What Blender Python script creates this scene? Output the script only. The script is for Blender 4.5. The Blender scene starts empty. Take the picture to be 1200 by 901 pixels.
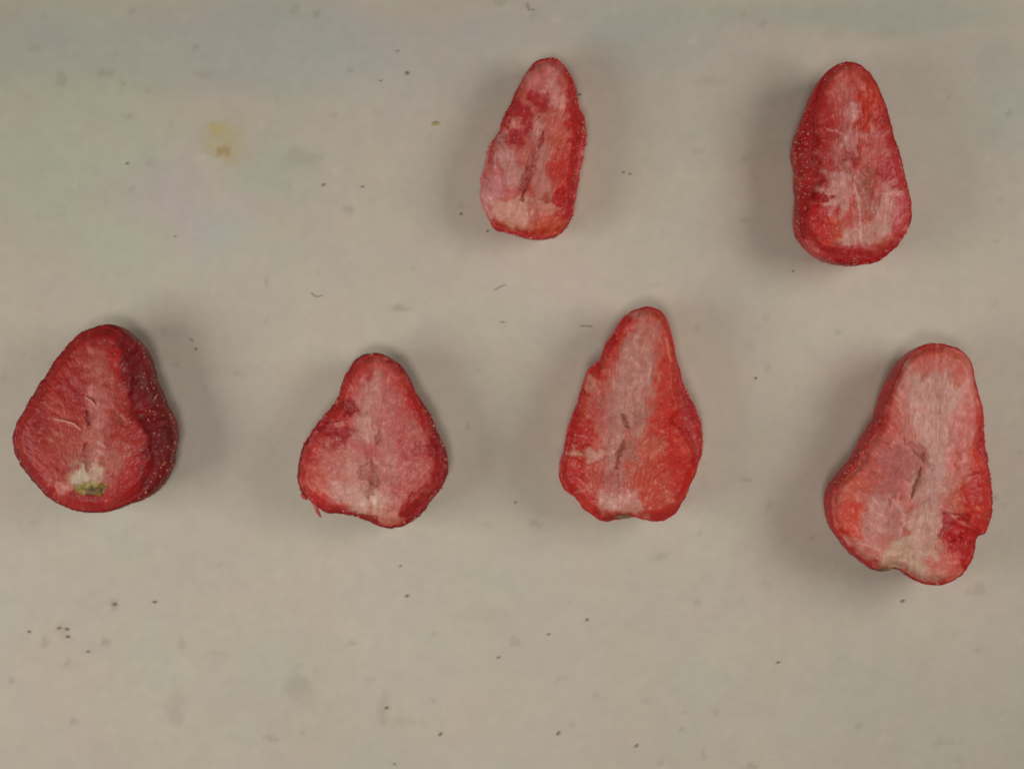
import bpy, math, random
import numpy as np
from mathutils import Vector

# ------------------------------------------------------------------ camera, world, lamps, exposure
S = 0.00015                      # metres per photograph pixel on the table (frame = 180 mm wide)
CAM_H = 0.27
sc = bpy.context.scene
cam_d = bpy.data.cameras.new('camera'); cam = bpy.data.objects.new('camera', cam_d)
sc.collection.objects.link(cam); sc.camera = cam
cam.location = (0, 0, CAM_H); cam.rotation_euler = (0, 0, 0)
cam_d.sensor_width = 36; cam_d.lens = 36 * CAM_H / (1200 * S)
cam_d.clip_start = 0.005; cam_d.clip_end = 20
cam_d.dof.use_dof = True; cam_d.dof.focus_distance = CAM_H - 0.020; cam_d.dof.aperture_fstop = 14

w = bpy.data.worlds.new('World'); sc.world = w; w.use_nodes = True
bg = w.node_tree.nodes['Background']
bg.inputs[0].default_value = (1.0, 0.99, 0.97, 1); bg.inputs[1].default_value = 0.052

def area(name, loc, target, sx, sy, power, color):
    d = bpy.data.lights.new(name, 'AREA'); d.shape = 'RECTANGLE'; d.size = sx; d.size_y = sy
    d.energy = power; d.color = color
    o = bpy.data.objects.new(name, d); sc.collection.objects.link(o); o.location = loc
    o.rotation_euler = (Vector(target) - Vector(loc)).to_track_quat('-Z', 'Y').to_euler()
    return o
area('lamp_left', (-0.275, -0.065, 0.200), (-0.03, 0.01, 0), 0.19, 0.16, 0.385, (1, 0.99, 0.97))
area('lamp_right', (0.25, 0.045, 0.212), (0.03, 0.015, 0), 0.17, 0.15, 0.36, (1, 0.99, 0.97))
sp_d = bpy.data.lights.new('added_centre_spot', 'SPOT'); sp_d.energy = 2.4; sp_d.spot_size = math.radians(35); sp_d.spot_blend = 1.0  # added overhead spot: brightens the middle, lets the corners fall off like a vignette
sp_d.shadow_soft_size = .05; sp_d.color = (1, .99, .97)
sp_o = bpy.data.objects.new('added_centre_spot', sp_d); sc.collection.objects.link(sp_o); sp_o.location = (-.03, -.10, .50)
sp_o.rotation_euler = (Vector((-.015, -.028, 0)) - sp_o.location).to_track_quat('-Z', 'Y').to_euler()

sc.view_settings.view_transform = 'Standard'; sc.view_settings.look = 'None'
sc.view_settings.exposure = 0; sc.view_settings.gamma = 1
sc.view_settings.use_curve_mapping = False
sc.cycles.max_bounces = 8
sc.cycles.use_denoising = True
E_ILL = 0.62                      # how bright a white surface shows under these lamps

COL = sc.collection
rng = random.Random(7)

# ------------------------------------------------------------------ helpers
def W(px, py, z=0.0):
    """point seen at photograph pixel px,py at height z above the table (kept in true metres)"""
    k = (CAM_H - z) / CAM_H
    return (np.asarray(px) - 600.0) * S * k, (450.5 - np.asarray(py)) * S * k

def lin(c):
    c = np.asarray(c, float) / 255.0
    return np.where(c <= 0.04045, c / 12.92, ((c + 0.055) / 1.055) ** 2.4)

def _hash(ix, iy, iz, seed):
    h = (ix.astype(np.int64) * 374761393 + iy.astype(np.int64) * 668265263 + iz.astype(np.int64) * 2147483647 + seed * 974634777)
    h = (h ^ (h >> 13)) & 0xffffffff
    h = (h * 1274126177) & 0xffffffff
    h = h ^ (h >> 16)
    return (h & 0xffff) / 65535.0

def vnoise(x, y, z=0.0, seed=0):
    x = np.asarray(x, float); y = np.asarray(y, float); z = np.zeros_like(x) + z
    xi, yi, zi = np.floor(x), np.floor(y), np.floor(z)
    f = lambda t: t * t * t * (t * (t * 6 - 15) + 10)
    u, v, q = f(x - xi), f(y - yi), f(z - zi)
    r = 0
    for a in (0, 1):
        for b in (0, 1):
            for c in (0, 1):
                r = r + _hash(xi + a, yi + b, zi + c, seed) * (u if a else 1 - u) * (v if b else 1 - v) * (q if c else 1 - q)
    return r * 2 - 1

def fbm(x, y, scale, octaves=4, seed=0, z=0.0, gain=0.5):
    r = 0; a = 1.0; t = 0; k = 1.0 / scale
    x = np.asarray(x, float); y = np.asarray(y, float)
    for o in range(octaves):
        # each octave is turned so that no grid shows
        c, s_ = math.cos(0.7 + o * 1.3), math.sin(0.7 + o * 1.3)
        r = r + a * vnoise((x * c - y * s_) * k + o * 17.3, (x * s_ + y * c) * k - o * 9.1, np.asarray(z) * k, seed + o * 31)
        t += a; a *= gain; k *= 2.03
    return r / t

def sstep(a, b, x):
    t = np.clip((x - a) / (b - a), 0, 1); return t * t * (3 - 2 * t)

def pmod(name, **kw):
    m = bpy.data.materials.new(name); m.use_nodes = True
    return m, m.node_tree, m.node_tree.nodes['Principled BSDF']

def tag(o, label=None, category=None, group=None, kind=None):
    if label: o['label'] = label
    if category: o['category'] = category
    if group: o['group'] = group
    if kind: o['kind'] = kind
    return o

def link(name, me, mat, parent=None):
    o = bpy.data.objects.new(name, me); COL.objects.link(o)
    if mat: me.materials.append(mat)
    if parent: o.parent = parent
    return o

def mesh_np(name, V, F, colors=None, normals=None):
    me = bpy.data.meshes.new(name)
    V = np.asarray(V, np.float32); F = np.asarray(F, np.int32)
    n, k = F.shape
    me.vertices.add(len(V)); me.vertices.foreach_set('co', V.ravel())
    me.loops.add(n * k); me.loops.foreach_set('vertex_index', F.ravel())
    me.polygons.add(n); me.polygons.foreach_set('loop_start', np.arange(0, n * k, k, dtype=np.int32))
    me.polygons.foreach_set('loop_total', np.full(n, k, np.int32))
    me.polygons.foreach_set('use_smooth', np.ones(n, bool))
    me.update(calc_edges=True); me.validate()
    if colors is not None:
        a = me.color_attributes.new('tint', 'FLOAT_COLOR', 'POINT')
        c = np.ones((len(V), 4), np.float32); c[:, :3] = colors
        a.data.foreach_set('color', c.ravel())
    if normals is not None:
        me.normals_split_custom_set_from_vertices([tuple(v) for v in normals])
    return me

def compact(V, F, C, N):
    used = np.unique(F); m = -np.ones(len(V), int); m[used] = np.arange(len(used))
    return V[used], m[F], C[used], N[used]

# ------------------------------------------------------------------ materials
def fruit_material(name, rough, bump, sss, coat):
    m, nt, b = pmod(name); N = nt.nodes; L = nt.links
    at = N.new('ShaderNodeAttribute'); at.attribute_name = 'tint'
    tc = N.new('ShaderNodeTexCoord')
    n1 = N.new('ShaderNodeTexNoise'); n1.inputs['Scale'].default_value = 900; n1.inputs['Detail'].default_value = 6
    n2 = N.new('ShaderNodeTexNoise'); n2.inputs['Scale'].default_value = 2600; n2.inputs['Detail'].default_value = 3
    L.new(tc.outputs['Object'], n1.inputs['Vector']); L.new(tc.outputs['Object'], n2.inputs['Vector'])
    r = N.new('ShaderNodeMapRange'); r.inputs['From Min'].default_value = .3; r.inputs['From Max'].default_value = .7
    r.inputs['To Min'].default_value = .93; r.inputs['To Max'].default_value = 1.06
    L.new(n1.outputs['Fac'], r.inputs['Value'])
    mx = N.new('ShaderNodeVectorMath'); mx.operation = 'SCALE'
    L.new(at.outputs['Color'], mx.inputs[0]); L.new(r.outputs[0], mx.inputs['Scale'])
    L.new(mx.outputs[0], b.inputs['Base Color'])
    rr = N.new('ShaderNodeMapRange'); rr.inputs['To Min'].default_value = rough - .12; rr.inputs['To Max'].default_value = rough + .2
    L.new(n2.outputs['Fac'], rr.inputs['Value']); L.new(rr.outputs[0], b.inputs['Roughness'])
    bp = N.new('ShaderNodeBump'); bp.inputs['Strength'].default_value = bump; bp.inputs['Distance'].default_value = .00035
    ad = N.new('ShaderNodeMath'); ad.operation = 'ADD'
    L.new(n1.outputs['Fac'], ad.inputs[0]); L.new(n2.outputs['Fac'], ad.inputs[1])
    L.new(ad.outputs[0], bp.inputs['Height']); L.new(bp.outputs[0], b.inputs['Normal'])
    b.inputs['Subsurface Weight'].default_value = sss
    b.inputs['Subsurface Radius'].default_value = (1.0, .35, .25); b.inputs['Subsurface Scale'].default_value = .0007
    b.inputs['Specular IOR Level'].default_value = .28
    b.inputs['Coat Weight'].default_value = coat; b.inputs['Coat Roughness'].default_value = .24
    return m
M_FLESH = fruit_material('frozen_flesh', .5, .2, .3, .25)
M_CORE = fruit_material('frozen_core', .5, .2, .3, .25)
M_SKIN = fruit_material('berry_skin', .5, .32, .2, .1)

def plain(name, rgb, rough=.6, scale=1500, var=.25, trans=0):
    m, nt, b = pmod(name); N = nt.nodes; L = nt.links
    tc = N.new('ShaderNodeTexCoord'); n = N.new('ShaderNodeTexNoise'); n.inputs['Scale'].default_value = scale
    L.new(tc.outputs['Object'], n.inputs['Vector'])
    cr = N.new('ShaderNodeValToRGB')
    c = lin(rgb) / E_ILL
    cr.color_ramp.elements[0].position = .3; cr.color_ramp.elements[1].position = .7
    cr.color_ramp.elements[0].color = (*np.clip(c * (1 - var), 0, .95), 1)
    cr.color_ramp.elements[1].color = (*np.clip(c * (1 + var), 0, .95), 1)
    L.new(n.outputs['Fac'], cr.inputs['Fac']); L.new(cr.outputs['Color'], b.inputs['Base Color'])
    b.inputs['Roughness'].default_value = rough
    if trans: b.inputs['Transmission Weight'].default_value = trans; b.inputs['IOR'].default_value = 1.31
    return m
M_FROST = plain('ice_crystals', (206, 142, 132), .35, 800, .1, .15)
M_SEED = plain("seed_husk", (168, 104, 74), .35)
M_SCAR = plain('calyx_scar', (104, 82, 52), .7, 1200, .45)
M_STRAND = plain('fruit_strand', (168, 66, 60), .45)
M_FIBRE = plain('pale_fruit_fibre', (200, 118, 106), .45)
M_CRUMB = plain('dark_crumb', (122, 110, 92), .8)
M_HAIR = plain('lint_hair', (112, 104, 92), .7)
M_YELLOW = plain('yellow_crumb', (152, 136, 84), .7)

# ------------------------------------------------------------------ the tabletop
def build_table():
    def axis(half, step, far):
        inner = np.arange(-half, half + 1e-9, step)
        outer = np.linspace(half, far, 9)[1:]
        return np.concatenate([-outer[::-1], inner, outer])
    xs = axis(.096, .0006, .45); ys = axis(.072, .0006, .40)
    X, Y = np.meshgrid(xs, ys); nx, ny = len(xs), len(ys)
    px = X / S + 600; py = 450.5 - Y / S
    base = np.zeros(X.shape + (3,)); base[:] = (171, 160, 142)
    def blob(x, y, rx, ry, col, a, n=.5, seed=1):
        d = np.sqrt(((px - x) / rx) ** 2 + ((py - y) / ry) ** 2) + n * fbm(px, py, max(rx, ry) * .7, 4, seed)
        m = (a * sstep(1.15, .35, d))[..., None]
        base[:] = base * (1 - m) + np.array(col) * m
    # faint discoloration of the laminate: greenish, pinkish and bluish patches
    blob(60, 190, 190, 230, (166, 163, 138), .8, .6, 11)
    blob(250, 60, 270, 60, (159, 155, 143), .7, .6, 12)
    blob(210, 225, 90, 70, (169, 155, 146), .7, .6, 13)
    blob(255, 275, 50, 40, (162, 161, 148), .5, .6, 14)
    blob(320, 205, 60, 50, (162, 161, 140), .6, .6, 15)
    blob(500, 75, 120, 60, (163, 158, 148), .4, .6, 16)
    blob(650, 30, 200, 40, (162, 156, 144), .4, .5, 26)
    blob(770, 45, 90, 45, (160, 154, 142), .4, .6, 17)
    blob(1000, 20, 300, 26, (154, 154, 136), .7, .6, 18)
    blob(1180, 110, 60, 110, (156, 154, 138), .5, .6, 19)
    blob(640, 320, 90, 40, (176, 160, 146), .4, .6, 20)
    blob(900, 60, 60, 50, (165, 154, 140), .4, .6, 21)
    # yellow food stain
    blob(262, 162, 32, 32, (166, 150, 110), .55, .7, 3)
    blob(262, 177, 9, 8, (140, 120, 68), .55, .8, 4)
    blob(256, 150, 10, 8, (170, 152, 96), .5, .8, 5)
    # worn grey smudges
    for x, y, rx, ry, a in ((207, 825, 12, 22, .32), (352, 806, 22, 26, .33), (353, 185, 24, 14, .3), (122, 85, 12, 5, .5), (143, 98, 4, 9, .6),
                            (72, 95, 6, 12, .35), (875, 562, 7, 5, .6), (468, 361, 12, 5, .6), (213, 754, 6, 10, .35), (133, 708, 8, 9, .6),
                            (75, 738, 12, 10, .35), (52, 753, 5, 7, .5), (448, 825, 8, 22, .35), (470, 845, 40, 6, .25), (772, 652, 14, 5, .4),
                            (255, 765, 22, 5, .25), (818, 705, 4, 7, .5), (1115, 870, 20, 5, .3), (1145, 690, 12, 8, .35), (898, 685, 8, 6, .3),
                            (838, 835, 4, 5, .5), (180, 193, 14, 6, .3), (412, 754, 5, 4, .45), (256, 662, 7, 6, .4), (13, 797, 4, 5, .6),
                            (1040, 40, 60, 8, .2), (840, 95, 30, 8, .2), (237, 87, 12, 6, .35), (40, 612, 6, 4, .3), (560, 720, 30, 10, .15),
                            (345, 11, 8, 10, .35), (372, 15, 4, 6, .55), (155, 14, 4, 5, .5), (230, 55, 5, 4, .5), (590, 255, 5, 4, .4)):
        blob(x, y, rx, ry, (116, 108, 92), a * .5, .8, int(x * 7 + y))
    for k in range(130):           # scattered faint specks and scuffs
        x = rng.uniform(0, 1200); y = rng.uniform(0, 900)
        blob(x, y, rng.uniform(2.5, 9), rng.uniform(2.5, 6), (132, 124, 106) if rng.random() < .75 else (186, 176, 160), rng.uniform(.15, .4), .9, 100 + k)
    base *= np.array((.992, 1.0, 1.012)); base *= (1 + .018 * fbm(px, py, 130, 4, 50) + .018 * fbm(px, py, 14, 3, 51))[..., None]
    hue = fbm(px, py, 90, 3, 60)[..., None]
    base += hue * np.array((2.6, -.8, -2.0))
    hue = fbm(px, py, 60, 3, 63)[..., None]
    base += hue * np.array((-1.6, 1.4, -1.0))
    Z = .00010 * fbm(px, py, 160, 2, 70)
    V = np.stack([X, Y, Z - .0001], -1).reshape(-1, 3)
    i = np.arange(ny - 1)[:, None] * nx + np.arange(nx - 1)[None]
    F = np.stack([i, i + 1, i + 1 + nx, i + nx], -1).reshape(-1, 4)
    me = mesh_np('tabletop', V, F, (lin(base) / E_ILL).reshape(-1, 3))
    m, nt, b = pmod('worn_laminate'); N = nt.nodes; L = nt.links
    at = N.new('ShaderNodeAttribute'); at.attribute_name = 'tint'; tc = N.new('ShaderNodeTexCoord')
    n = N.new('ShaderNodeTexNoise'); n.inputs['Scale'].default_value = 700; n.inputs['Detail'].default_value = 5
    L.new(tc.outputs['Object'], n.inputs['Vector'])
    r = N.new('ShaderNodeMapRange'); r.inputs['From Min'].default_value = .3; r.inputs['From Max'].default_value = .7
    r.inputs['To Min'].default_value = .975; r.inputs['To Max'].default_value = 1.02
    L.new(n.outputs['Fac'], r.inputs['Value'])
    mx = N.new('ShaderNodeVectorMath'); mx.operation = 'SCALE'
    L.new(at.outputs['Color'], mx.inputs[0]); L.new(r.outputs[0], mx.inputs['Scale']); L.new(mx.outputs[0], b.inputs['Base Color'])
    bp = N.new('ShaderNodeBump'); bp.inputs['Strength'].default_value = .12; bp.inputs['Distance'].default_value = .0002
    L.new(n.outputs['Fac'], bp.inputs['Height']); L.new(bp.outputs[0], b.inputs['Normal'])
    b.inputs['Roughness'].default_value = .62; b.inputs['Specular IOR Level'].default_value = .3
    o = link('tabletop', me, m); tag(o, kind='structure')
build_table()

# ------------------------------------------------------------------ strawberry halves
# Outlines and markings are measured in an enlarged view: ox, oy, k give photograph pixel = o + value / k.
def smooth_polar(pts, cx, cy, n):
    p = np.array(pts, float); a = np.arctan2(-(p[:, 1] - cy), p[:, 0] - cx); r = np.hypot(p[:, 0] - cx, p[:, 1] - cy)
    o = np.argsort(a); a = a[o]; r = r[o]
    th = np.linspace(-math.pi, math.pi, n, endpoint=False)
    rr = np.interp(th, np.concatenate([a - 2 * math.pi, a, a + 2 * math.pi]), np.tile(r, 3))
    g = np.exp(-.5 * (np.arange(-6, 7) / 2.2) ** 2); g /= g.sum()
    rr = np.convolve(np.concatenate([rr[-6:], rr, rr[:6]]), g, 'valid')
    return th, rr

def seg_dist(x, y, pts):
    d = np.full(x.shape, 1e9); pr = np.zeros(x.shape)
    for i in range(len(pts) - 1):
        x0, y0 = pts[i]; x1, y1 = pts[i + 1]; dx, dy = x1 - x0, y1 - y0
        t = np.clip(((x - x0) * dx + (y - y0) * dy) / (dx * dx + dy * dy + 1e-9), 0, 1)
        q = np.hypot(x - x0 - t * dx, y - y0 - t * dy)
        pr = np.where(q < d, (i + t) / (len(pts) - 1), pr); d = np.minimum(d, q)
    return d, pr

def berry(label, ox, oy, k, centre, outline, height, inset, base, rim, skin, axis, marks, strokes, core=None,
          frost=1.0, seed=0, fibre=1.0, extra=None):
    NT, NR = 560, 130
    cx, cy = centre
    th, rO = smooth_polar(outline, cx, cy, NT)
    cs, sn = np.cos(th), -np.sin(th)                       # y grows downwards in the photograph
    rO = rO + k * (1.0 * fbm(cs * 40, sn * 40, 9, 4, seed + 5) + .8 * fbm(cs * 100, sn * 100, 5, 3, seed + 6, gain=.7))
    ins = np.full(NT, 2.8 * k) + k * 1.3 * fbm(cs * 50, sn * 50, 8, 3, seed + 8)
    for a0, wd, amt in inset:
        d = (th - math.radians(a0) + math.pi) % (2 * math.pi) - math.pi
        ins += amt * k * np.exp(-(d / math.radians(wd)) ** 2) * (1 + .12 * fbm(cs * 60, sn * 60, 30, 2, seed + 9))
    rF = rO - ins
    # ---- cut face, ring by ring from the centre
    t = np.linspace(0, 1, NR + 1)[1:] ** .8
    u = cx + rF[None] * t[:, None] * cs[None]; v = cy + rF[None] * t[:, None] * sn[None]
    u = np.concatenate([[np.full(NT, cx)], u]); v = np.concatenate([[np.full(NT, cy)], v])
    T = np.concatenate([[0], t])[:, None] + 0 * u
    wx = u / k; wy = v / k                                  # pixels
    edge = (rO[None] - np.hypot(u - cx, v - cy)) / k        # pixels to the outline
    # colour
    C = np.zeros(u.shape + (3,)); C[:] = base
    big = fbm(wx, wy, 24, 4, seed + 20, gain=.4)
    C += (big * 14)[..., None] * np.array((.6, 1.0, .9))
    (ax0, ay0), (ax1, ay1) = axis
    al = math.hypot(ax1 - ax0, ay1 - ay0); ex, ey = (ax1 - ax0) / al, (ay1 - ay0) / al
    s_ = (u - ax0) * ex + (v - ay0) * ey; q_ = (-(u - ax0) * ey + (v - ay0) * ex)
    qa = q_ / k; sa = s_ / k
    # coordinates that run with the fibres: lengthwise in the heart, leaning outwards towards the rim
    lean = sstep(8, 40, abs(qa))
    ga = qa * (1 - lean) + (sa * .85 + abs(qa) * .55) * lean * np.sign(qa) + 3 * fbm(wx, wy, 18, 3, seed + 36)
    gb = sa * (1 - lean) + abs(qa) * lean
    streak = .6 * fbm(ga, gb * .16, 3.4, 3, seed + 37, gain=.55) + .32 * fbm(qa + 4 * fbm(wx, wy, 14, 3, seed + 38), sa * .24, 3.0, 3, seed + 39) * (1 - lean)
    # flesh deepens smoothly from the pale heart to the red outer layer
    eg = edge + 7 * fbm(wx, wy, 20, 3, seed + 45) + 9 * streak
    m = (sstep(32, 4, eg) * .7 * np.clip(.8 + 1.3 * fbm(wx, wy, 34, 2, seed + 46), .15, 1))[..., None]
    C = C * (1 - m) + np.array((172, 44, 38)) * m
    # vascular fibres fan out from the axis towards the rim
    fan = (s_ + abs(q_) * .75) / k + 7 * fbm(wx, wy, 16, 3, seed + 33)
    fb = vnoise(fan / 3.2, np.sign(q_) * 7 + q_ / k / 38, 0, seed + 31) * .6 + vnoise(fan / 7.0, np.sign(q_) * 3 + q_ / k / 60, 0, seed + 32) * .6
    along = vnoise(q_ / k / 2.6 + 1.0 * fbm(wx, wy, 9, 2, seed + 34), s_ / k / 30, 0, seed + 35)
    wq = sstep(.0, 26, abs(q_) / k)
    fibres = (fb * wq + along * (1 - wq)) * fibre
    C += (fibres * 4)[..., None] * np.array((.7, 1.0, .95))
    H = .00012 * streak + .00004 * fibres + .00022 * big + .00013 * fbm(wx, wy, 8, 4, seed + 21)
    # rim colour, uneven
    rim_n = edge + 8 * fbm(wx, wy, 10, 5, seed + 40, gain=.65)
    m = sstep(11, 1.0, rim_n)[..., None] * np.clip(.45 + 1.2 * fbm(wx, wy, 12, 4, seed + 41), .1, .92)[..., None]
    C = C * (1 - m) + np.array(rim) * m
    coremask = np.zeros(u.shape)
    for mk in marks:
        x, y, rx, ry, rot, col, a = mk[:7]; dz = mk[7] if len(mk) > 7 else 0; soft = mk[8] if len(mk) > 8 else .5
        c_, s2 = math.cos(math.radians(rot)), math.sin(math.radians(rot))
        du, dv = u - x, v - y
        uu = (du * c_ - dv * s2) / rx; vv = (du * s2 + dv * c_) / ry
        rr = math.sqrt(rx * ry) / k
        sd = seed + int(x * 3 + y * 5)
        wa = .75 * fbm(wx, wy, max(6, rr * .9), 3, sd + 1); wb = .75 * fbm(wx, wy, max(6, rr * .9), 3, sd + 2)
        d = np.hypot(uu + wa, vv + wb) + .42 * fbm(qa, sa * .62, 6.5, 4, sd, gain=.6) + .12 * streak
        m = sstep(1 + soft * .5, 1 - soft * .6, d) * a * (.9 + .25 * streak)
        m = np.clip(m, 0, 1)
        C = C * (1 - m[..., None]) + (np.array(col) + (fbm(wx, wy, 7, 3, sd + 3) * 12)[..., None]) * m[..., None]
        H = H + dz * .001 * m
    for st in strokes:
        pts, wdt, col, a, dz = st
        d, pr = seg_dist(u + k * 1.6 * fbm(wx, wy, 8, 3, seed + 71), v + k * 1.6 * fbm(wx, wy, 8, 3, seed + 72), pts)
        ww = wdt * (.35 + .65 * np.sin(np.clip(pr, .03, .97) * math.pi)) * (1 + .9 * fbm(wx, wy, 4.5, 3, seed + 73))
        m = sstep(1.7, .15, d / ww / 1.1) * a * (.7 if dz > 0 else .9)
        cc = np.array(col) if dz > 0 else .75 * np.array(col) + .25 * np.array((176, 98, 88))
        C = C * (1 - m[..., None]) + cc * m[..., None]
        H = H + dz * .0005 * m
    # mottling: frost bloom on the raised spots, deeper red in the pits
    sp = .36 * fbm(wx, wy, 7, 4, seed + 90, gain=.6) + .42 * streak
    C += (np.clip(sp - .05, 0, 1) * 78 * (.6 + .4 * frost))[..., None] * np.array((.7, 1, .95))
    C -= (np.clip(-sp - .10, 0, 1) * 55)[..., None] * np.array((.9, .8, .7))
    fine = fbm(wx, wy, 1.8, 2, seed + 92)
    C += (fine * 4)[..., None]
    C += (sstep(6, 0, edge) * np.clip(fbm(wx, wy, 3, 2, seed + 95), 0, 1) * 60 * frost)[..., None] * np.array((.9, .85, .85))
    C[..., 1:] = 88 + 1.2 * (C[..., 1:] - 88); C[..., 0] = 168 + 1.1 * (C[..., 0] - 168)
    pale = sstep(105, 150, C[..., 1])
    C += pale[..., None] * np.array((7, 2, 8))
    C = np.clip(C, 12, 235)
    C[..., 2] = np.minimum(C[..., 2], C[..., 1] * .99 + 3)
    C[..., 1:] *= 1 - .34 * sstep(92, 36, C[..., 1:])
    C = C * np.array((.885, .87, .85))
    hz = height * .001
    ein = edge - ins[None] / k
    dome = -.0006 * T ** 3 - .0010 * sstep(13, 0, ein) ** 2
    Z = hz + H + dome
    X, Y = W(ox + u / k, oy + v / k, Z)
    V = np.stack([X, Y, Z], -1)
    # ---- skin: shoulder between cut face and silhouette, then the round underside
    rings = []; cols = []
    side = []
    NS1, NS2 = 14, 34
    def ring_smooth(a, r):
        g = np.exp(-.5 * (np.arange(-3 * r, 3 * r + 1) / r) ** 2); g /= g.sum()
        if a.ndim > 1: return np.stack([ring_smooth(a[:, c], r) for c in range(a.shape[1])], -1)
        return np.convolve(np.concatenate([a[-3 * r:], a, a[:3 * r]]), g, 'valid')
    zF = ring_smooth(Z[-1], 7); ins_s = ring_smooth(ins, 6)
    zO = zF - np.clip(ins_s / k * S * .75, .0005, hz * .5)
    cwx, cwy = W(ox + cx / k, oy + cy / k, hz * .5)
    xO, yO = W(ox + (cx + rO * cs) / k, oy + (cy + rO * sn) / k, zO)
    for j in range(0, NS1 + 1):
        f = j / NS1; g = math.sin(f * math.pi / 2)
        zz = zO + (zF - zO) * math.cos(f * math.pi / 2) - .00005
        if j == 0: zz = Z[-1] - .00003
        else: zz = zz + .00016 * fbm((cx + (rF + (rO - rF) * g) * cs) / k, (cy + (rF + (rO - rF) * g) * sn) / k, 6, 3, seed + 17)
        rr = rF + (rO - rF) * g
        bx, by = W(ox + (cx + rr * cs) / k, oy + (cy + rr * sn) / k, zz)
        rings.append(np.stack([bx, by, zz], -1)); side.append(f)
    base_r = .48
    for j in range(1, NS2 + 1):
        f = j / NS2
        zz = zO * (1 - math.sin(f * math.pi / 2) ** 1.15) if f < 1 else 0 * zO
        s2 = base_r + (1 - base_r) * math.sqrt(max(0, 1 - (f ** 1.5) ** 2)) if f < 1 else base_r
        lump = 1 + .012 * fbm(cs * 40 + f * 20, sn * 40, 10, 3, seed + 13)
        rings.append(np.stack([cwx + (xO - cwx) * s2 * lump, cwy + (yO - cwy) * s2 * lump, np.maximum(zz, 0) + 0 * zO], -1)); side.append(1 + f)
    rings.append(np.stack([cwx + 0 * xO, cwy + 0 * xO, 0 * zO], -1)); side.append(2)
    R = np.stack(rings); sd_ = np.array(side)[:, None] + 0 * R[..., 0]
    # dimples where the seeds sit, plus lumpy skin
    px_ = R[..., 0] / S; py_ = R[..., 1] / S; pz_ = R[..., 2] / S
    lump = fbm(px_, py_, 7, 3, seed + 14, z=pz_)
    outdir = np.stack([cs, -sn, 0 * cs], -1)[None]
    amp = np.where((sd_ > 0.02) & (sd_ < 1.75), 1, 0) * .00016
    R = R + outdir * (lump * amp)[..., None]
    SC = np.zeros(R.shape); SC[:] = skin
    SC += (fbm(px_, py_, 16, 4, seed + 15, z=pz_) * 34)[..., None] * np.array((1, .5, .4))
    SC += (np.clip(fbm(px_, py_, 4, 3, seed + 16, z=pz_) - .12, 0, 1) * 110 * frost)[..., None] * np.array((.8, .8, .8))
    bl = np.clip(fbm(px_, py_, 11, 4, seed + 18, z=pz_) - .02, 0, 1) * frost * sstep(1.3, .2, sd_)
    SC += (bl * 130)[..., None] * np.array((.6, .75, .75))
    m = sstep(.6, 0, sd_ + .3 * fbm(px_, py_, 5, 4, seed + 19, z=pz_))[..., None] * (sd_ < 1.02)[..., None]
    SC = SC * (1 - m) + ring_smooth(C[-1], 3)[None] * m
    if extra is not None:
        for x, y, rx, ry, col, a in extra:
            qx = (R[..., 0] / (S * (CAM_H - R[..., 2]) / CAM_H) + 600 - ox) * k; qy = (450.5 - R[..., 1] / (S * (CAM_H - R[..., 2]) / CAM_H) - oy) * k
            m = (a * sstep(1.3, .5, np.hypot((qx - x) / rx, (qy - y) / ry)) * (sd_ < 1.3))[..., None]
            SC = SC * (1 - m) + np.array(col) * m
    SC = np.clip(SC, 10, 230); SC[..., 2] = np.minimum(SC[..., 2], SC[..., 1] * .97 + 3); SC[..., 1:] *= 1 - .3 * sstep(112, 48, SC[..., 1:]); SC = SC * np.array((.90, .86, .86))
    org = np.array([cwx, cwy, 0.0])
    root = bpy.data.objects.new('strawberry_half', None); COL.objects.link(root); root.location = org
    root.empty_display_size = .01
    tag(root, label, 'strawberry', 'frozen strawberry halves laid out cut side up')
    def gridfaces(n):
        i = np.arange(n - 1)[:, None] * NT; j = np.arange(NT)[None]; j2 = (j + 1) % NT
        return np.stack([i + j, i + NT + j, i + NT + j2, i + j2], -1).reshape(-1, 4)
    Fs = gridfaces(len(R))
    me = mesh_np('skin', (R - org).reshape(-1, 3), Fs, (lin(SC) / E_ILL).reshape(-1, 3))
    link('skin', me, M_SKIN, root)
    # cut face split into flesh and core, with the normals of the whole surface
    Ff = gridfaces(NR + 1)[:, ::1]
    VV = (V - org).reshape(-1, 3); CC = (lin(C) / E_ILL).reshape(-1, 3)
    e1 = VV[Ff[:, 1]] - VV[Ff[:, 3]]; e2 = VV[Ff[:, 2]] - VV[Ff[:, 0]]
    fn = np.cross(e1, e2); Nn = np.zeros_like(VV)
    for q in range(4): np.add.at(Nn, Ff[:, q], fn)
    c0 = Nn[:NT].sum(0); Nn[:NT] = c0
    Nn /= (np.linalg.norm(Nn, axis=1, keepdims=True) + 1e-20)
    if Nn[:, 2].mean() < 0:
        Nn = -Nn; Ff = Ff[:, ::-1]
    if core:
        x, y, rx, ry, rot = core
        c_, s2 = math.cos(math.radians(rot)), math.sin(math.radians(rot))
        du, dv = u - x, v - y
        d = np.hypot((du * c_ - dv * s2) / rx, (du * s2 + dv * c_) / ry) + .25 * fbm(wx, wy, 14, 3, seed + 66)
        d = d.reshape(-1); inside = d[Ff].mean(1) < 1
    else:
        inside = np.zeros(len(Ff), bool)
    for nm, sel, mt in (('flesh', ~inside, M_FLESH), ('core', inside, M_CORE)):
        if sel.sum() < 10: continue
        v_, f_, c_, n_ = compact(VV, Ff[sel], CC, Nn)
        me = mesh_np(nm, v_, f_, c_, n_)
        link(nm, me, mt, root)
    # ---- seeds on the skin that shows, and ice crystals on the cut face
    r = np.random.default_rng(seed + 3)
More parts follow.
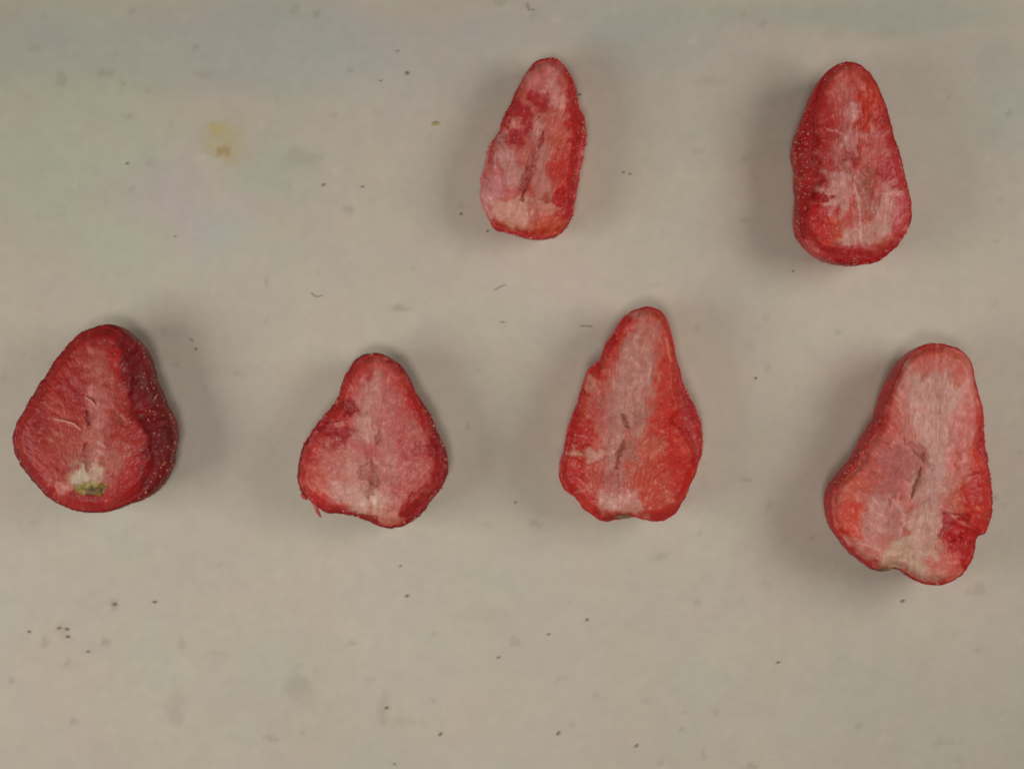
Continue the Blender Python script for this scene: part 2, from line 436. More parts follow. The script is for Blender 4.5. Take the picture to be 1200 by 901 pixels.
    def scatter(name, pts, mat, sx, sy, sz, jitter):
        base_v = np.array([(1, 0, 0), (-1, 0, 0), (0, 1, 0), (0, -1, 0), (0, 0, 1), (0, 0, -1)], float)
        base_f = np.array([(0, 2, 4), (2, 1, 4), (1, 3, 4), (3, 0, 4), (2, 0, 5), (1, 2, 5), (3, 1, 5), (0, 3, 5)])
        vs, fs = [], []
        for i, p in enumerate(pts):
            a = r.uniform(0, math.tau); ca, sa = math.cos(a), math.sin(a); g = 1 + r.uniform(-jitter, jitter)
            q = base_v * (sx * g, sy * g, sz * g) * (1 + r.uniform(-.25, .25, (6, 1)))
            q = np.stack([q[:, 0] * ca - q[:, 1] * sa, q[:, 0] * sa + q[:, 1] * ca, q[:, 2]], -1)
            vs.append(q + p); fs.append(base_f + 6 * i)
        if not vs: return
        me = mesh_np(name, np.concatenate(vs), np.concatenate(fs)); o = link(name, me, mat, root); tag(o, kind='stuff')
    wide = np.clip(ins / k - 2, 0, 30) + .35
    pts = []
    for _ in range(int(14 + .26 * (wide > 3).sum())):
        j = r.choice(NT, p=wide / wide.sum()); i = r.integers(2, NS1 + 6)
        pts.append((R[i, j] - org) + np.array([0, 0, .00002]))
    scatter('seeds', pts, M_SEED, .00027, .00017, .00014, .4)
    pts = []
    tries = 0
    while len(pts) < int(70 * frost) and tries < 9000:
        tries += 1
        i = r.integers(10, NR + 1); j = r.integers(0, NT)
        e = edge[i, j]; pr = .12 + .9 * math.exp(-e / 6) + .8 * max(0, sp[i, j])
        if r.random() < pr * .6: pts.append(VV.reshape(NR + 1, NT, 3)[i, j] + np.array([0, 0, .00003]))
    for _ in range(int(60 * frost)):
        j = r.choice(NT, p=wide / wide.sum()); i = r.integers(0, NS1 + 5)
        pts.append(R[i, j] - org)
    scatter('frost', pts, M_FROST, .00013, .00010, .00008, .5)
    return root, (lambda px, py, z: (np.array([*W(ox + px / k, oy + py / k, z), z]) - org))

def tube_mesh(name, pts, radii, sides=6, twist=0.0):
    pts = [Vector(p) for p in pts]; vs, fs = [], []
    for i, p in enumerate(pts):
        d = (pts[min(i + 1, len(pts) - 1)] - pts[max(i - 1, 0)]).normalized()
        a = d.cross(Vector((0, 0, 1)));  a = a.normalized() if a.length > 1e-6 else Vector((1, 0, 0)); b = d.cross(a)
        for s in range(sides):
            t = math.tau * s / sides
            vs.append(p + (a * math.cos(t) + b * math.sin(t)) * radii[i])
    n = len(pts)
    for i in range(n - 1):
        for s in range(sides):
            s2 = (s + 1) % sides
            fs.append((i * sides + s, i * sides + s2, (i + 1) * sides + s2, (i + 1) * sides + s))
    fs.append(tuple(range(sides))[::-1]); fs.append(tuple((n - 1) * sides + s for s in range(sides)))
    me = bpy.data.meshes.new(name); me.from_pydata([tuple(v) for v in vs], [], fs); me.update()
    for p in me.polygons: p.use_smooth = True
    return me

def strand(root, conv, pts, zs, r0, mat, name='flesh_strand', label=None):
    P = np.array([conv(x, y, z) for (x, y), z in zip(pts, zs)])
    n = 14; t = np.linspace(0, len(P) - 1, n); Q = np.stack([np.interp(t, np.arange(len(P)), P[:, c]) for c in range(3)], -1)
    rad = [r0 * (.35 + .65 * math.sin(math.pi * min(.95, max(.08, .15 + .8 * i / n)))) for i in range(n)]
    o = link(name, tube_mesh(name, Q, rad), mat, root)
    if label: o['label'] = label
    return o

def scar(root, conv, x, y, z, rx, ry, k, seed, rot=0, label='ragged brown scar where the leaves were'):
    """ragged dried disc left by the leaves"""
    n, nr = 40, 7; vs, fs = [], []
    c0 = conv(x, y, z); a0 = math.radians(rot)
    for i in range(nr + 1):
        for j in range(n):
            a = math.tau * j / n
            rr = (i / nr) * (1 + .28 * float(fbm(math.cos(a) * 9, math.sin(a) * 9, 6, 3, seed)))
            dx, dy = math.cos(a) * rr * rx / k * S, math.sin(a) * rr * ry / k * S
            dz = .00028 * (1 - (i / nr) ** 2) + .00022 * float(fbm(i * 2.0 + math.cos(a) * 4, math.sin(a) * 4, 2, 3, seed + 2))
            if i == nr: dz = -.0007
            vs.append((c0[0] + dx * math.cos(a0) - dy * math.sin(a0), c0[1] + dx * math.sin(a0) + dy * math.cos(a0), c0[2] + dz))
    for i in range(nr):
        for j in range(n):
            j2 = (j + 1) % n; fs.append((i * n + j, (i + 1) * n + j, (i + 1) * n + j2, i * n + j2))
    me = bpy.data.meshes.new('calyx_scar'); me.from_pydata(vs, [], fs); me.update()
    for p in me.polygons: p.use_smooth = True
    o = link('calyx_scar', me, M_SCAR, root); return o

# --- far left: broad dark red half with a greenish stem end
b1, c1 = berry('dark red broad half at the far left, pale green spot at its stem end',
    0, 360, 3.467, (375, 480),
    [(385,78),(440,68),(490,80),(530,115),(575,165),(605,230),(625,300),(665,385),(700,460),(712,530),(700,600),(690,660),(640,735),(590,775),(520,800),(450,825),(385,835),(310,828),(240,800),(190,770),(150,725),(105,675),(62,600),(52,550),(60,490),(100,420),(140,350),(190,270),(245,190),(300,125),(345,92)],
    12.5, [(38, 24, 22), (8, 20, 24), (-20, 18, 18), (-45, 14, 10), (62, 10, 10)], (158, 54, 46), (116, 18, 20), (108, 14, 16), ((400, 120), (350, 800)),
    [(395, 330, 75, 230, -4, (172, 86, 80), .75, 0, .9), (390, 200, 40, 70, 0, (178, 92, 88), .5, 0, .9),
     (520, 560, 60, 150, 8, (170, 74, 68), .5, 0, .8), (480, 190, 34, 110, -12, (166, 40, 32), .75, 0, .8), (265, 420, 60, 170, 32, (170, 74, 62), .55, 0, .8),
     (430, 650, 90, 90, 0, (180, 110, 100), .6, 0, .8),
     (345, 690, 75, 66, 0, (178, 148, 122), .85, 0, .9), (325, 675, 40, 38, 20, (190, 180, 150), .7, .1, .6), (290, 640, 20, 50, 20, (150, 92, 84), .6, -.2, .6),
     (370, 738, 66, 26, -5, (146, 128, 70), .9, -.1, .6), (380, 745, 50, 15, 0, (104, 86, 36), .75, -.3, .5), (415, 728, 18, 14, 0, (98, 80, 36), .7, -.2, .5),
     (245, 745, 38, 45, 30, (198, 120, 110), .8, .1, .5), (200, 690, 60, 24, -50, (170, 70, 66), .5, 0, .6), (115, 640, 60, 22, -50, (138, 28, 34), .6, 0, .6),
     (400, 800, 150, 26, 5, (172, 66, 62), .8, .1, .6), (600, 640, 60, 90, -15, (128, 22, 30), .8, 0, .6), (560, 380, 40, 70, 15, (128, 22, 30), .7, 0, .7), (525, 690, 44, 80, -30, (166, 36, 34), .7, 0, .7),
     (190, 610, 60, 20, -30, (184, 92, 86), .5, 0, .6), (130, 560, 40, 60, 0, (168, 70, 64), .6, 0, .7), (405, 580, 34, 55, 15, (178, 96, 88), .7, .15, .5), (540, 240, 60, 90, 20, (112, 18, 28), .7, 0, .6), (200, 300, 24, 130, -36, (146, 44, 38), .7, 0, .9), (400, 115, 80, 50, 0, (140, 32, 30), .8, 0, .9), (620, 480, 44, 170, -6, (120, 18, 24), .85, 0, .6), (140, 480, 44, 120, -10, (146, 44, 38), .7, 0, .9), (300, 790, 120, 30, -10, (150, 44, 40), .6, 0, .8), (300, 560, 80, 60, 0, (174, 92, 80), .5, 0, 1.0), (390, 400, 44, 170, -2, (180, 100, 92), .7, 0, 1.1), (90, 580, 26, 80, 0, (144, 44, 40), .6, 0, .8),
     (165, 715, 70, 18, -48, (146, 40, 38), .7, 0, .7), (215, 520, 40, 34, 0, (184, 104, 92), .5, 0, .9)],
    [([(350, 425), (360, 475)], 12, (112, 34, 34), .9, -.7), ([(355, 560), (352, 600), (360, 655)], 24, (148, 72, 66), .9, -.6),
     ([(410, 315), (455, 312)], 6, (136, 52, 50), .7, -.2), ([(470, 430), (505, 480)], 13, (138, 66, 54), .8, -.4),
     ([(215, 455), (270, 465), (330, 500)], 5, (204, 124, 112), .8, .1), ([(345, 365), (385, 400)], 6, (198, 118, 108), .7, .1),
     ([(340, 350), (320, 560)], 3, (140, 56, 54), .4, -.1), ([(455, 400), (520, 470)], 4, (200, 120, 110), .6, .1),
     ([(390, 540), (430, 570)], 5, (206, 140, 126), .8, .2), ([(385, 575), (425, 600)], 4, (206, 140, 126), .8, .2)],
    core=(380, 480, 80, 290, -3), frost=.7, seed=100, fibre=.6)
strand(b1, c1, [(213, 452), (255, 460), (300, 472), (330, 500)], [.01255, .0128, .0128, .0126], .00018, M_FIBRE, 'flesh_fibre')
strand(b1, c1, [(345, 362), (370, 380), (388, 402)], [.0126, .0129, .0126], .00018, M_FIBRE, 'flesh_fibre')
scar(b1, c1, 375, 742, .0119, 40, 15, 3.467, 5)

# --- second of the bottom row
b2, c2 = berry('pinkish pear shaped half with a ragged tail, second from left in the lower row',
    330, 395, 3.7545, (415, 490),
    [(395,70),(440,75),(490,100),(530,135),(565,190),(590,245),(625,300),(655,350),(680,410),(705,460),(725,520),(733,590),(715,640),(685,690),(650,730),(610,785),(560,820),(515,835),(470,842),(430,832),(395,815),(340,795),(285,776),(240,773),(200,775),(170,755),(135,728),(100,700),(72,650),(70,600),(78,540),(90,490),(120,440),(150,390),(190,345),(235,295),(255,255),(265,205),(290,150),(320,105),(355,80)],
    10.5, [(20, 14, 5), (-20, 16, 6), (-60, 12, 6), (178, 14, 3)], (182, 84, 80), (138, 26, 30), (118, 16, 24), ((415, 120), (410, 760)),
    [(415, 340, 84, 250, 0, (188, 134, 120), .88, 0, .8), (540, 420, 110, 190, 20, (184, 88, 84), .8, 0, .7), (590, 400, 34, 60, 15, (182, 104, 96), .6, 0, .7),
     (360, 140, 70, 50, 20, (168, 62, 58), .7, 0, .7), (500, 170, 60, 100, -40, (184, 76, 72), .6, 0, .8), (600, 310, 40, 90, 30, (176, 40, 34), .7, 0, .7),
     (245, 445, 75, 48, 20, (154, 50, 52), .85, -.3, .6), (205, 400, 60, 40, 40, (146, 38, 44), .85, -.2, .4), (300, 320, 34, 46, 35, (140, 44, 46), .85, -.3, .4),
     (255, 380, 30, 16, 20, (196, 106, 98), .8, .2, .4), (220, 600, 110, 110, 0, (192, 112, 98), .7, 0, .8), (150, 640, 50, 90, 0, (196, 90, 74), .6, 0, .8),
     (330, 640, 120, 120, 0, (190, 134, 118), .8, 0, .7), (420, 725, 120, 66, 0, (194, 152, 130), .85, 0, .9), (300, 690, 90, 50, 10, (192, 138, 124), .7, 0, .8), (480, 790, 60, 40, 0, (196, 130, 108), .6, 0, .7),
     (600, 735, 95, 62, 40, (148, 36, 34), .92, -.2, .5), (640, 690, 50, 40, 30, (150, 52, 40), .6, 0, .6), (690, 560, 34, 100, 0, (150, 34, 36), .7, 0, .7),
     (600, 490, 26, 36, 0, (156, 62, 60), .6, -.2, .6), (480, 630, 36, 24, 0, (166, 92, 84), .6, -.15, .6), (378, 605, 40, 58, 0, (168, 92, 82), .85, -.5, .7),
     (135, 560, 34, 80, 10, (180, 66, 62), .6, 0, .7), (350, 800, 80, 20, -15, (158, 46, 46), .85, -.2, .5), (470, 500, 40, 90, 0, (188, 116, 106), .6, 0, .8),
     (160, 710, 50, 26, -40, (184, 50, 48), .8, 0, .5), (680, 470, 40, 70, -20, (146, 30, 36), .75, 0, .6), (540, 590, 80, 60, 0, (186, 96, 88), .5, 0, .7)],
    [([(430, 410), (420, 465)], 13, (146, 78, 74), .95, -.6), ([(400, 545), (412, 600), (400, 650), (385, 700)], 20, (152, 84, 74), .9, -.8),
     ([(350, 640), (370, 700)], 10, (166, 110, 90), .6, -.3), ([(440, 320), (450, 250), (500, 200)], 4, (158, 72, 68), .55, -.1), ([(470, 310), (560, 270)], 4, (160, 76, 70), .5, -.1),
     ([(418, 190), (432, 260), (424, 330)], 9, (198, 150, 136), .5, .06), ([(300, 300), (275, 350)], 10, (120, 24, 30), .7, -.3), ([(120, 545), (140, 530)], 6, (140, 40, 40), .6, -.1),
     ([(290, 770), (360, 785), (430, 815)], 11, (140, 36, 36), .9, -.5)],
    core=(415, 480, 80, 330, 0), frost=.9, seed=200)
strand(b2, c2, [(128, 715), (150, 742), (158, 768), (172, 790)], [.0085, .0085, .008, .0075], .00032, M_STRAND, label='thin ragged tail of torn flesh')
strand(b2, c2, [(85, 690), (100, 706), (112, 712)], [.0092, .0088, .0084], .0003, M_STRAND)

# --- third of the lower row
b3, c3 = berry('tall orange-red half with a whitish centre, third from the left in the lower row',
    630, 345, 3.218, (365, 500),
    [(415,45),(450,50),(480,75),(500,120),(512,180),(525,250),(545,330),(575,395),(605,450),(622,510),(622,570),(605,640),(580,710),(555,770),(520,825),(475,855),(430,855),(390,843),(350,835),(300,848),(240,855),(205,830),(165,800),(140,760),(100,735),(85,690),(85,640),(100,600),(108,540),(125,470),(155,410),(170,350),(190,290),(240,240),(250,200),(285,150),(310,100),(350,65),(385,50)],
    11.5, [(8, 15, 24), (-12, 10, 10), (40, 14, 5)], (184, 76, 66), (164, 42, 40), (168, 44, 50), ((400, 100), (300, 820)),
    [(375, 330, 78, 310, -8, (178, 124, 110), .88, 0, .8), (420, 130, 42, 70, 0, (186, 96, 86), .6, 0, .9), (490, 330, 42, 230, -6, (186, 62, 48), .8, 0, .8),
     (520, 600, 60, 170, 12, (186, 52, 36), .85, 0, .7), (430, 700, 50, 130, 0, (188, 74, 58), .7, 0, .8), (440, 575, 55, 45, 0, (186, 96, 82), .6, 0, .7),
     (290, 600, 60, 230, -4, (178, 118, 106), .75, 0, .8), (205, 600, 90, 28, -8, (186, 128, 112), .9, .25, .4), (165, 520, 40, 60, 20, (172, 46, 36), .85, -.15, .5),
     (140, 670, 60, 60, 0, (176, 48, 36), .85, -.15, .6), (200, 720, 60, 90, 0, (180, 76, 68), .6, 0, .7), (200, 345, 22, 46, 20, (196, 116, 98), .95, .2, .3),
     (225, 285, 20, 50, 25, (180, 52, 44), .8, -.1, .5), (270, 230, 40, 80, 30, (178, 58, 58), .6, 0, .7), (330, 120, 40, 50, 40, (186, 60, 58), .7, 0, .8),
     (230, 420, 40, 90, 15, (170, 82, 78), .6, 0, .8), (320, 790, 100, 46, 0, (192, 136, 120), .85, 0, .6), (285, 700, 44, 34, 0, (172, 90, 82), .7, 0, .7),
     (270, 400, 40, 90, 20, (172, 102, 94), .5, 0, .8), (350, 600, 30, 50, 0, (160, 96, 84), .7, -.2, .5), (395, 470, 26, 36, 0, (164, 100, 88), .6, -.15, .6),
     (180, 790, 40, 40, 0, (190, 60, 50), .7, 0, .6), (500, 790, 60, 40, 30, (184, 76, 66), .6, 0, .7)],
    [([(318, 450), (328, 475), (345, 500)], 10, (118, 62, 52), .9, -.7), ([(325, 550), (318, 585), (300, 615), (298, 655)], 11, (124, 58, 48), .9, -.7),
     ([(305, 680), (305, 730)], 6, (132, 68, 60), .8, -.5), ([(350, 440), (375, 460)], 6, (146, 84, 74), .7, -.3), ([(250, 850), (300, 840), (355, 828)], 9, (112, 60, 44), .85, -.4),
     ([(480, 160), (490, 180), (500, 250)], 6, (206, 130, 108), .7, .2), ([(130, 750), (190, 735), (210, 745)], 6, (200, 112, 98), .8, .2), ([(400, 560), (420, 545)], 5, (206, 150, 134), .7, .2),
     ([(230, 330), (240, 250)], 4, (150, 40, 38), .7, -.2)],
    core=(345, 520, 75, 320, -8), frost=.8, seed=300, fibre=.8,
    extra=[(500, 170, 18, 60, (196, 110, 92), .6), (515, 300, 16, 60, (190, 100, 84), .4), (530, 480, 26, 90, (190, 56, 48), .6)])
scar(b3, c3, 325, 838, .0098, 34, 8, 3.218, 15)

# --- far right of the lower row
b4, c4 = berry('largest half, pale face with a dark split, at the right of the lower row',
    950, 390, 2.908, (370, 500),
    [(430,35),(480,42),(525,65),(550,100),(560,160),(575,215),(590,270),(590,330),(595,390),(608,450),(615,520),(618,580),(610,650),(592,688),(568,690),(562,712),(555,760),(525,815),(480,850),(430,860),(385,855),(340,835),(310,810),(285,800),(250,812),(215,805),(170,775),(125,735),(85,680),(68,630),(68,570),(85,520),(115,485),(150,440),(185,385),(215,335),(245,285),(265,215),(290,150),(320,95),(360,55),(400,38)],
    13.5, [(28, 14, 6), (165, 14, 5)], (190, 98, 88), (172, 52, 50), (160, 36, 40), ((430, 90), (340, 800)),
    [(410, 280, 110, 260, -4, (190, 140, 124), .92, 0, .7), (430, 90, 90, 44, 0, (194, 96, 86), .7, 0, .8), (515, 120, 40, 60, 0, (196, 84, 70), .6, 0, .8),
     (520, 330, 44, 150, -4, (204, 112, 104), .75, 0, .7), (575, 290, 24, 110, -5, (186, 56, 52), .7, 0, .6), (555, 560, 66, 120, 0, (186, 52, 38), .92, -.1, .5),
     (480, 560, 60, 60, 0, (190, 104, 92), .7, 0, .7), (400, 500, 60, 110, 0, (184, 132, 120), .75, 0, .7), (265, 470, 95, 105, -30, (172, 90, 86), .85, -.25, .35),
     (300, 420, 60, 60, -30, (176, 92, 88), .7, -.1, .35), (190, 470, 60, 70, 30, (190, 84, 74), .6, 0, .7), (150, 530, 60, 60, 30, (198, 84, 70), .6, 0, .7),
     (130, 620, 64, 66, 0, (196, 64, 52), .9, 0, .6), (140, 680, 50, 50, 0, (204, 86, 76), .6, 0, .7), (230, 650, 70, 80, 0, (192, 136, 122), .75, .1, .9),
     (185, 730, 90, 34, -30, (196, 122, 110), .7, .1, .5), (290, 650, 34, 76, 10, (176, 104, 98), .7, -.2, .4), (340, 760, 80, 60, 0, (184, 152, 122), .85, 0, .6),
     (390, 700, 70, 100, 0, (186, 136, 116), .9, .2, .4), (400, 810, 80, 40, 0, (190, 150, 126), .8, 0, .6), (490, 660, 50, 46, -20, (168, 62, 62), .95, -.5, .3),
     (512, 710, 50, 78, 0, (176, 36, 32), .9, -.35, .6), (470, 800, 60, 50, 0, (204, 98, 88), .85, 0, .6), (250, 250, 34, 80, 20, (196, 84, 78), .7, 0, .7),
     (240, 380, 50, 50, 20, (200, 104, 96), .5, 0, .7), (430, 200, 34, 60, 0, (178, 120, 112), .5, -.1, .7), (560, 790, 24, 40, 20, (186, 60, 56), .6, 0, .7),
     (575, 430, 40, 40, 0, (196, 60, 48), .7, 0, .6)],
    [([(386, 410), (378, 425), (382, 440)], 5, (112, 54, 46), .85, -.4), ([(378, 458), (368, 478), (366, 500), (354, 522), (350, 548), (345, 562)], 5.5, (104, 48, 38), .9, -.5), ([(340, 395), (370, 425)], 4, (140, 76, 68), .8, -.4),
     ([(375, 500), (355, 540)], 10, (142, 84, 72), .5, -.2), ([(460, 600), (500, 640), (560, 670)], 7, (206, 120, 104), .7, .3), ([(390, 590), (450, 595), (490, 635)], 6, (204, 128, 114), .7, .3),
     ([(270, 560), (320, 620), (300, 700)], 7, (204, 150, 138), .8, .3), ([(165, 715), (280, 755), (330, 740)], 6, (208, 158, 140), .7, .2), ([(440, 260), (440, 300)], 6, (166, 98, 92), .6, -.2),
     ([(350, 120), (380, 140)], 7, (176, 108, 100), .6, -.2), ([(280, 370), (350, 400)], 5, (198, 130, 118), .6, .2), ([(565, 225), (570, 250)], 7, (222, 150, 136), .8, .2),
     ([(568, 590), (575, 605)], 9, (220, 130, 104), .8, .2)],
    core=(400, 420, 100, 360, -6), frost=.7, seed=400,
    extra=[(250, 808, 50, 16, (104, 76, 50), .9)])
scar(b4, c4, 253, 798, .0116, 36, 12, 2.908, 25, rot=-4)

# --- upper row, middle of the photograph
b5, c5 = berry('narrow leaning half with a long groove and frosty edge, left of the upper pair',
    540, 50, 3.606, (310, 470),
    [(360,65),(400,68),(435,90),(455,125),(480,170),(488,220),(500,270),(525,330),(530,400),(515,470),(505,540),(490,620),(480,680),(470,740),(440,790),(395,820),(340,832),(280,825),(230,810),(190,800),(140,790),(125,755),(100,710),(80,650),(85,600),(95,540),(110,480),(135,415),(165,370),(185,310),(215,250),(245,190),(270,140),(300,95),(330,72)],
    9.5, [(8, 30, 7), (45, 18, 4), (-40, 14, 5)], (186, 88, 80), (176, 58, 60), (164, 32, 34), ((390, 100), (250, 800)),
    [(350, 130, 80, 70, 20, (202, 118, 112), .85, 0, .7), (390, 230, 44, 90, 10, (202, 130, 120), .85, .1, .6), (330, 235, 46, 44, 0, (160, 42, 46), .75, -.25, .7),
     (250, 290, 50, 70, 30, (166, 44, 50), .85, -.15, .5), (245, 385, 50, 38, 20, (160, 46, 50), .7, -.25, .7), (195, 420, 40, 60, 20, (168, 66, 70), .7, -.1, .6),
     (160, 500, 44, 80, 15, (172, 84, 86), .75, 0, .6), (230, 340, 40, 20, 30, (200, 116, 108), .7, .2, .5), (330, 340, 26, 50, 20, (192, 126, 114), .7, .2, .5),
     (220, 530, 40, 110, 15, (194, 136, 126), .8, .1, .6), (340, 540, 46, 150, 12, (184, 116, 104), .85, 0, .6), (430, 420, 50, 130, 8, (190, 84, 72), .8, 0, .8),
     (485, 380, 36, 150, 5, (178, 34, 28), .9, 0, .6), (430, 560, 56, 110, 5, (186, 52, 42), .85, 0, .7), (440, 680, 60, 60, 20, (172, 28, 26), .9, 0, .5),
     (465, 180, 24, 60, -10, (168, 34, 34), .9, -.1, .5), (120, 640, 50, 110, 0, (200, 140, 132), .85, .1, .6), (240, 720, 100, 56, 0, (196, 140, 118), .85, 0, .6),
     (380, 700, 50, 26, 0, (198, 118, 102), .8, .15, .4), (360, 780, 100, 42, 10, (192, 84, 64), .85, 0, .7), (170, 785, 50, 18, -10, (168, 62, 52), .7, 0, .5),
     (150, 600, 40, 60, 20, (190, 108, 112), .6, 0, .7), (360, 655, 22, 22, 0, (166, 72, 60), .7, -.2, .5), (300, 100, 22, 20, 0, (160, 48, 54), .6, -.1, .5), (420, 100, 30, 24, 0, (190, 92, 92), .6, 0, .6)],
    [([(350, 380), (318, 455), (295, 520), (270, 600), (260, 660)], 15, (148, 56, 54), .95, -.8), ([(285, 540), (262, 650)], 18, (154, 66, 62), .8, -.6),
     ([(430, 200), (440, 270), (400, 300)], 6, (206, 130, 112), .7, .2), ([(150, 460), (140, 540)], 5, (212, 150, 146), .7, .2), ([(320, 440), (330, 470)], 5, (206, 150, 138), .7, .2),
     ([(210, 470), (190, 560)], 5, (176, 90, 88), .6, -.2), ([(480, 500), (480, 640)], 4, (150, 20, 22), .6, -.1)],
    core=(310, 500, 60, 220, 14), frost=1.25, seed=500,
    extra=[(100, 600, 60, 200, (206, 130, 132), .75), (505, 600, 22, 200, (196, 96, 96), .5), (430, 830, 200, 30, (190, 90, 86), .4)])
# --- upper right
b6, c6 = berry('frosty oblong half at the upper right, dark red skin down its left side',
    910, 60, 3.4, (310, 460),
    [(290,42),(335,55),(375,90),(400,130),(420,180),(440,230),(455,290),(470,350),(490,410),(505,470),(520,530),(535,590),(540,650),(525,710),(490,765),(450,810),(400,840),(350,852),(290,850),(225,838),(170,815),(125,775),(95,740),(88,680),(90,600),(85,540),(85,470),(72,420),(75,370),(95,310),(115,250),(140,190),(165,130),(200,80),(240,52)],
    13.0, [(180, 34, 19), (-150, 20, 12), (140, 20, 12), (-90, 30, 6)], (184, 76, 70), (168, 44, 46), (150, 22, 24), ((290, 100), (350, 800)),
    [(270, 180, 60, 120, 0, (188, 96, 88), .8, 0, .8), (300, 90, 60, 40, 0, (190, 72, 66), .7, 0, .8), (375, 200, 46, 90, -15, (190, 62, 42), .92, -.1, .5),
     (340, 280, 30, 40, 0, (184, 56, 44), .7, -.1, .5), (300, 240, 26, 40, 0, (194, 128, 120), .75, .1, .6), (410, 290, 30, 40, 0, (180, 60, 52), .8, -.1, .5),
     (230, 390, 60, 110, -20, (172, 88, 82), .75, -.1, .7), (300, 350, 30, 60, -40, (192, 124, 116), .7, .1, .6), (290, 420, 44, 30, 20, (152, 70, 68), .8, -.3, .5),
     (460, 480, 52, 80, -10, (180, 62, 66), .9, -.1, .45), (400, 400, 50, 50, 0, (190, 92, 88), .6, 0, .7), (245, 570, 60, 120, -10, (192, 130, 120), .9, .1, .6),
     (350, 590, 36, 105, 0, (176, 106, 94), .85, -.6, .7), (360, 520, 50, 60, 0, (172, 96, 86), .7, -.3, .5), (440, 640, 44, 110, -5, (192, 130, 116), .85, .1, .6),
     (340, 740, 110, 60, 0, (190, 138, 120), .8, 0, .7), (180, 580, 44, 22, 0, (150, 24, 26), .9, -.2, .4), (170, 545, 30, 16, 30, (204, 136, 128), .7, .2, .5),
     (150, 450, 50, 90, 0, (156, 28, 30), .7, 0, .6), (180, 660, 60, 60, 0, (176, 34, 36), .8, 0, .6), (205, 720, 40, 60, 0, (190, 58, 38), .8, 0, .6),
     (190, 300, 40, 140, 10, (168, 48, 46), .7, 0, .7), (500, 640, 34, 90, 0, (194, 84, 92), .75, 0, .7), (470, 560, 44, 18, 0, (204, 132, 126), .7, .2, .5),
     (400, 330, 60, 24, 0, (196, 112, 108), .6, .1, .6), (280, 810, 150, 32, 0, (170, 52, 54), .85, 0, .6), (400, 790, 40, 30, 0, (176, 80, 74), .6, 0, .6), (430, 270, 22, 40, 0, (160, 44, 44), .7, -.2, .5)],
    [([(200, 310), (260, 330), (290, 380)], 6, (206, 140, 130), .7, .2), ([(305, 520), (325, 590), (335, 690)], 6, (214, 160, 148), .7, .2), ([(250, 440), (300, 500), (330, 560)], 9, (152, 82, 74), .7, -.5),
     ([(385, 575), (440, 565), (500, 560)], 5, (208, 144, 134), .7, .2), ([(130, 605), (200, 600)], 5, (200, 110, 106), .7, .2), ([(300, 360), (320, 420)], 5, (208, 150, 142), .6, .2),
     ([(410, 540), (395, 640)], 8, (180, 112, 100), .5, -.3)],
    core=(320, 560, 90, 210, 4), frost=1.35, seed=600,
    extra=[(110, 450, 40, 300, (158, 26, 26), .5), (150, 200, 30, 100, (176, 44, 30), .6), (150, 800, 60, 60, (200, 110, 104), .55)])

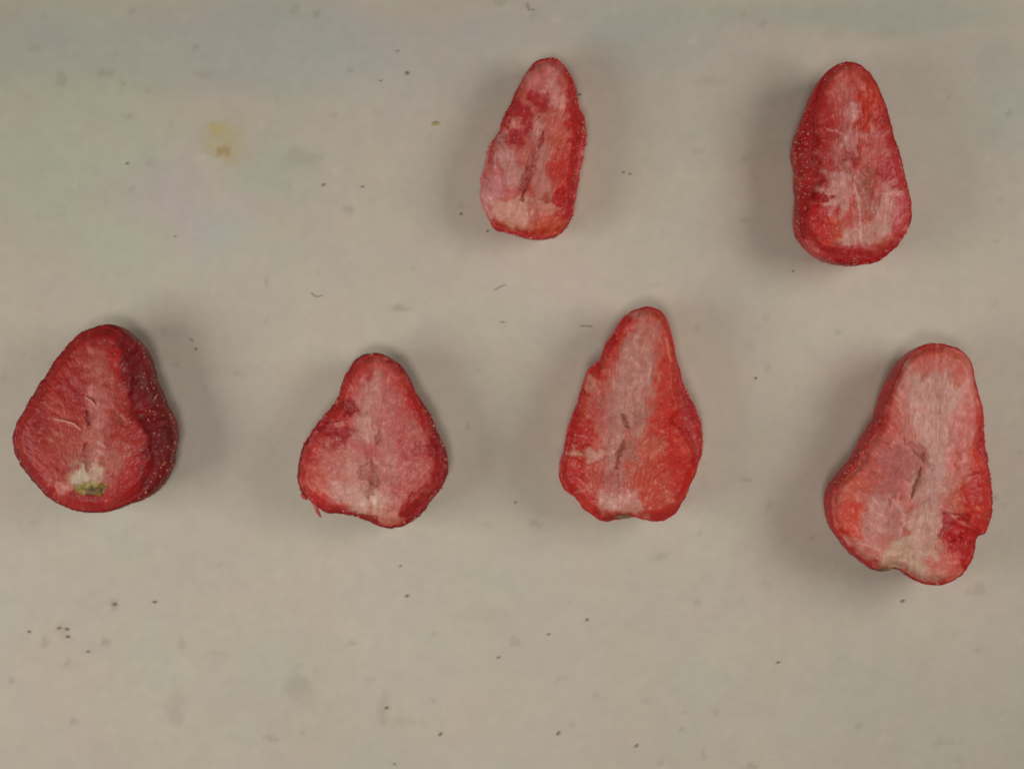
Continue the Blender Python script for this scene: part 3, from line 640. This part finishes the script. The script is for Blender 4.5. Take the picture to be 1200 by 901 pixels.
# ------------------------------------------------------------------ crumbs and hairs on the tabletop
def crumb_mesh(r, seed, stretch=1.3):
    import bmesh
    bm = bmesh.new(); bmesh.ops.create_icosphere(bm, subdivisions=2, radius=1)
    q = random.Random(seed)
    for v in bm.verts:
        n = float(fbm(v.co.x * 2 + seed, v.co.y * 2 + v.co.z, 1.3, 3, seed))
        v.co *= 1 + .45 * n
        v.co.x *= r * stretch; v.co.y *= r; v.co.z = max(-.3, v.co.z) * r * .6 + .18 * r
    me = bpy.data.meshes.new('crumb'); bm.to_mesh(me); bm.free()
    return me
CR = [
 (149, 192, 2.0, 'tiny dark crumb left of the yellow stain'),
 (379, 217, 2.2, 'dark crumb right of the yellow stain, alone on the bare table'),
 (205, 277, 1.5, 'tiny grey crumb below the yellow stain'),
 (477, 86, 2.8, 'dark crumb near the top, largest of three left of the narrow leaning half'),
 (466, 60, 1.4, 'tiny crumb near the top, uppermost of three left of the narrow leaning half'),
 (446, 95, 1.4, 'tiny crumb near the top, leftmost of three left of the narrow leaning half'),
 (680, 111, 2.0, 'dark crumb just right of the tip of the narrow leaning half'),
 (425, 219, 1.8, 'dark crumb far to the left of the wide end of the narrow leaning half'),
 (540, 251, 2.2, 'dark crumb just left of the wide end of the narrow leaning half'),
 (571, 271, 1.8, 'dark crumb touching the bottom left corner of the narrow leaning half'),
 (731, 202, 1.7, 'left crumb of a close pair between the two upper halves'),
 (739, 204, 1.6, 'right crumb of a close pair between the two upper halves'),
 (625, 12, 1.5, 'tiny crumb at the top edge above the narrow leaning half'),
 (230, 409, 2.0, 'dark crumb right of the tip of the far left half'),
 (886, 443, 1.9, 'dark crumb between the two right hand halves of the lower row'),
 (929, 318, 1.4, 'tiny crumb below and left of the frosty oblong half'),
 (604, 589, 1.6, 'tiny dark crumb left of the foot of the tall orange-red half'),
 (34, 740, 2.0, 'round dark crumb near the left edge, left of the cluster of three'),
 (69, 736, 2.2, 'left crumb of the cluster of three at the lower left'),
 (78, 737, 2.3, 'upper right crumb of the cluster of three at the lower left'),
 (79, 746, 2.5, 'lowest crumb of the cluster of three at the lower left'),
 (181, 705, 2.3, 'grey crumb below the far left half'),
 (134, 708, 2.6, 'flat grey crumb on a smudge below the far left half'),
 (103, 763, 1.8, 'tiny crumb right of and below the cluster of three'),
 (469, 663, 1.6, 'tiny dark crumb right below the pear shaped half'),
 (477, 698, 2.3, 'dark crumb with a faint smear, further below the pear shaped half'),
 (688, 726, 2.2, 'dark crumb below the tall orange-red half'),
 (643, 743, 1.8, 'tiny dark crumb below and left of the tall orange-red half'),
 (584, 770, 1.9, 'tiny crumb in the lower middle, alone below the row'),
 (453, 829, 2.4, 'grey crumb on a faint streak near the bottom edge'),
 (516, 860, 2.2, 'dark oblong crumb near the bottom edge, left of the slanting one'),
 (654, 859, 2.2, 'slanting oblong crumb near the bottom edge'),
 (746, 873, 2.1, 'oblong crumb at the bottom edge, right of the slanting one'),
 (462, 895, 1.5, 'tiny crumb at the very bottom edge'),
 (1058, 704, 2.5, 'black crumb just below the largest half'),
 (912, 776, 2.2, 'dark crumb alone in the lower right'),
]
for i, (x, y, r, lb) in enumerate(CR):
    me = crumb_mesh(r * S * .66, 40 + i, 1.8 if 'oblong' in lb else 1.25)
    o = link('crumb', me, M_CRUMB); X, Y = W(x, y, 0); o.location = (X, Y, .00004)
    o.rotation_euler.z = {653: .9}.get(x, rng.uniform(0, 3.1)) if 'oblong' not in lb else 1.1
    tag(o, lb, 'crumb', 'dark crumbs scattered over the table')
me = crumb_mesh(2.6 * S, 99); o = link('crumb', me, M_YELLOW); X, Y = W(510, 145, 0); o.location = (X, Y, .00004)
tag(o, 'yellow-green crumb left of the tip of the narrow leaning half', 'crumb')

HR = [
 ([(365, 343), (368, 347), (373, 348), (378, 346)], 'short curved grey hair above and left of the pear shaped half'),
 ([(580, 340), (586, 336), (592, 334)], 'short slanting grey hair below the narrow leaning half'),
 ([(586, 377), (592, 378)], 'very short grey hair left of the tip of the tall orange-red half'),
 ([(680, 382), (686, 382), (694, 383)], 'straight dark hair right beside the tip of the tall orange-red half'),
 ([(617, 4), (619, 9), (621, 13)], 'short dark hair at the top edge above the narrow leaning half'),
 ([(222, 396), (227, 400)], 'very short grey hair right of the tip of the far left half'),
]
for pts, lb in HR:
    P = np.array([(*W(x, y, 0), .00012 + .00006 * (i % 2)) for i, (x, y) in enumerate(pts)])
    org = P[0].copy(); org[2] = 0
    t = np.linspace(0, len(P) - 1, 12); Q = np.stack([np.interp(t, np.arange(len(P)), P[:, c] - org[c]) for c in range(3)], -1)
    Q[:, 2] = .00006
    o = link('lint_hair', tube_mesh('lint_hair', Q, [.00006] * 12, 5), M_HAIR); o.location = org
    tag(o, lb, 'hair', 'stray hairs lying on the table')
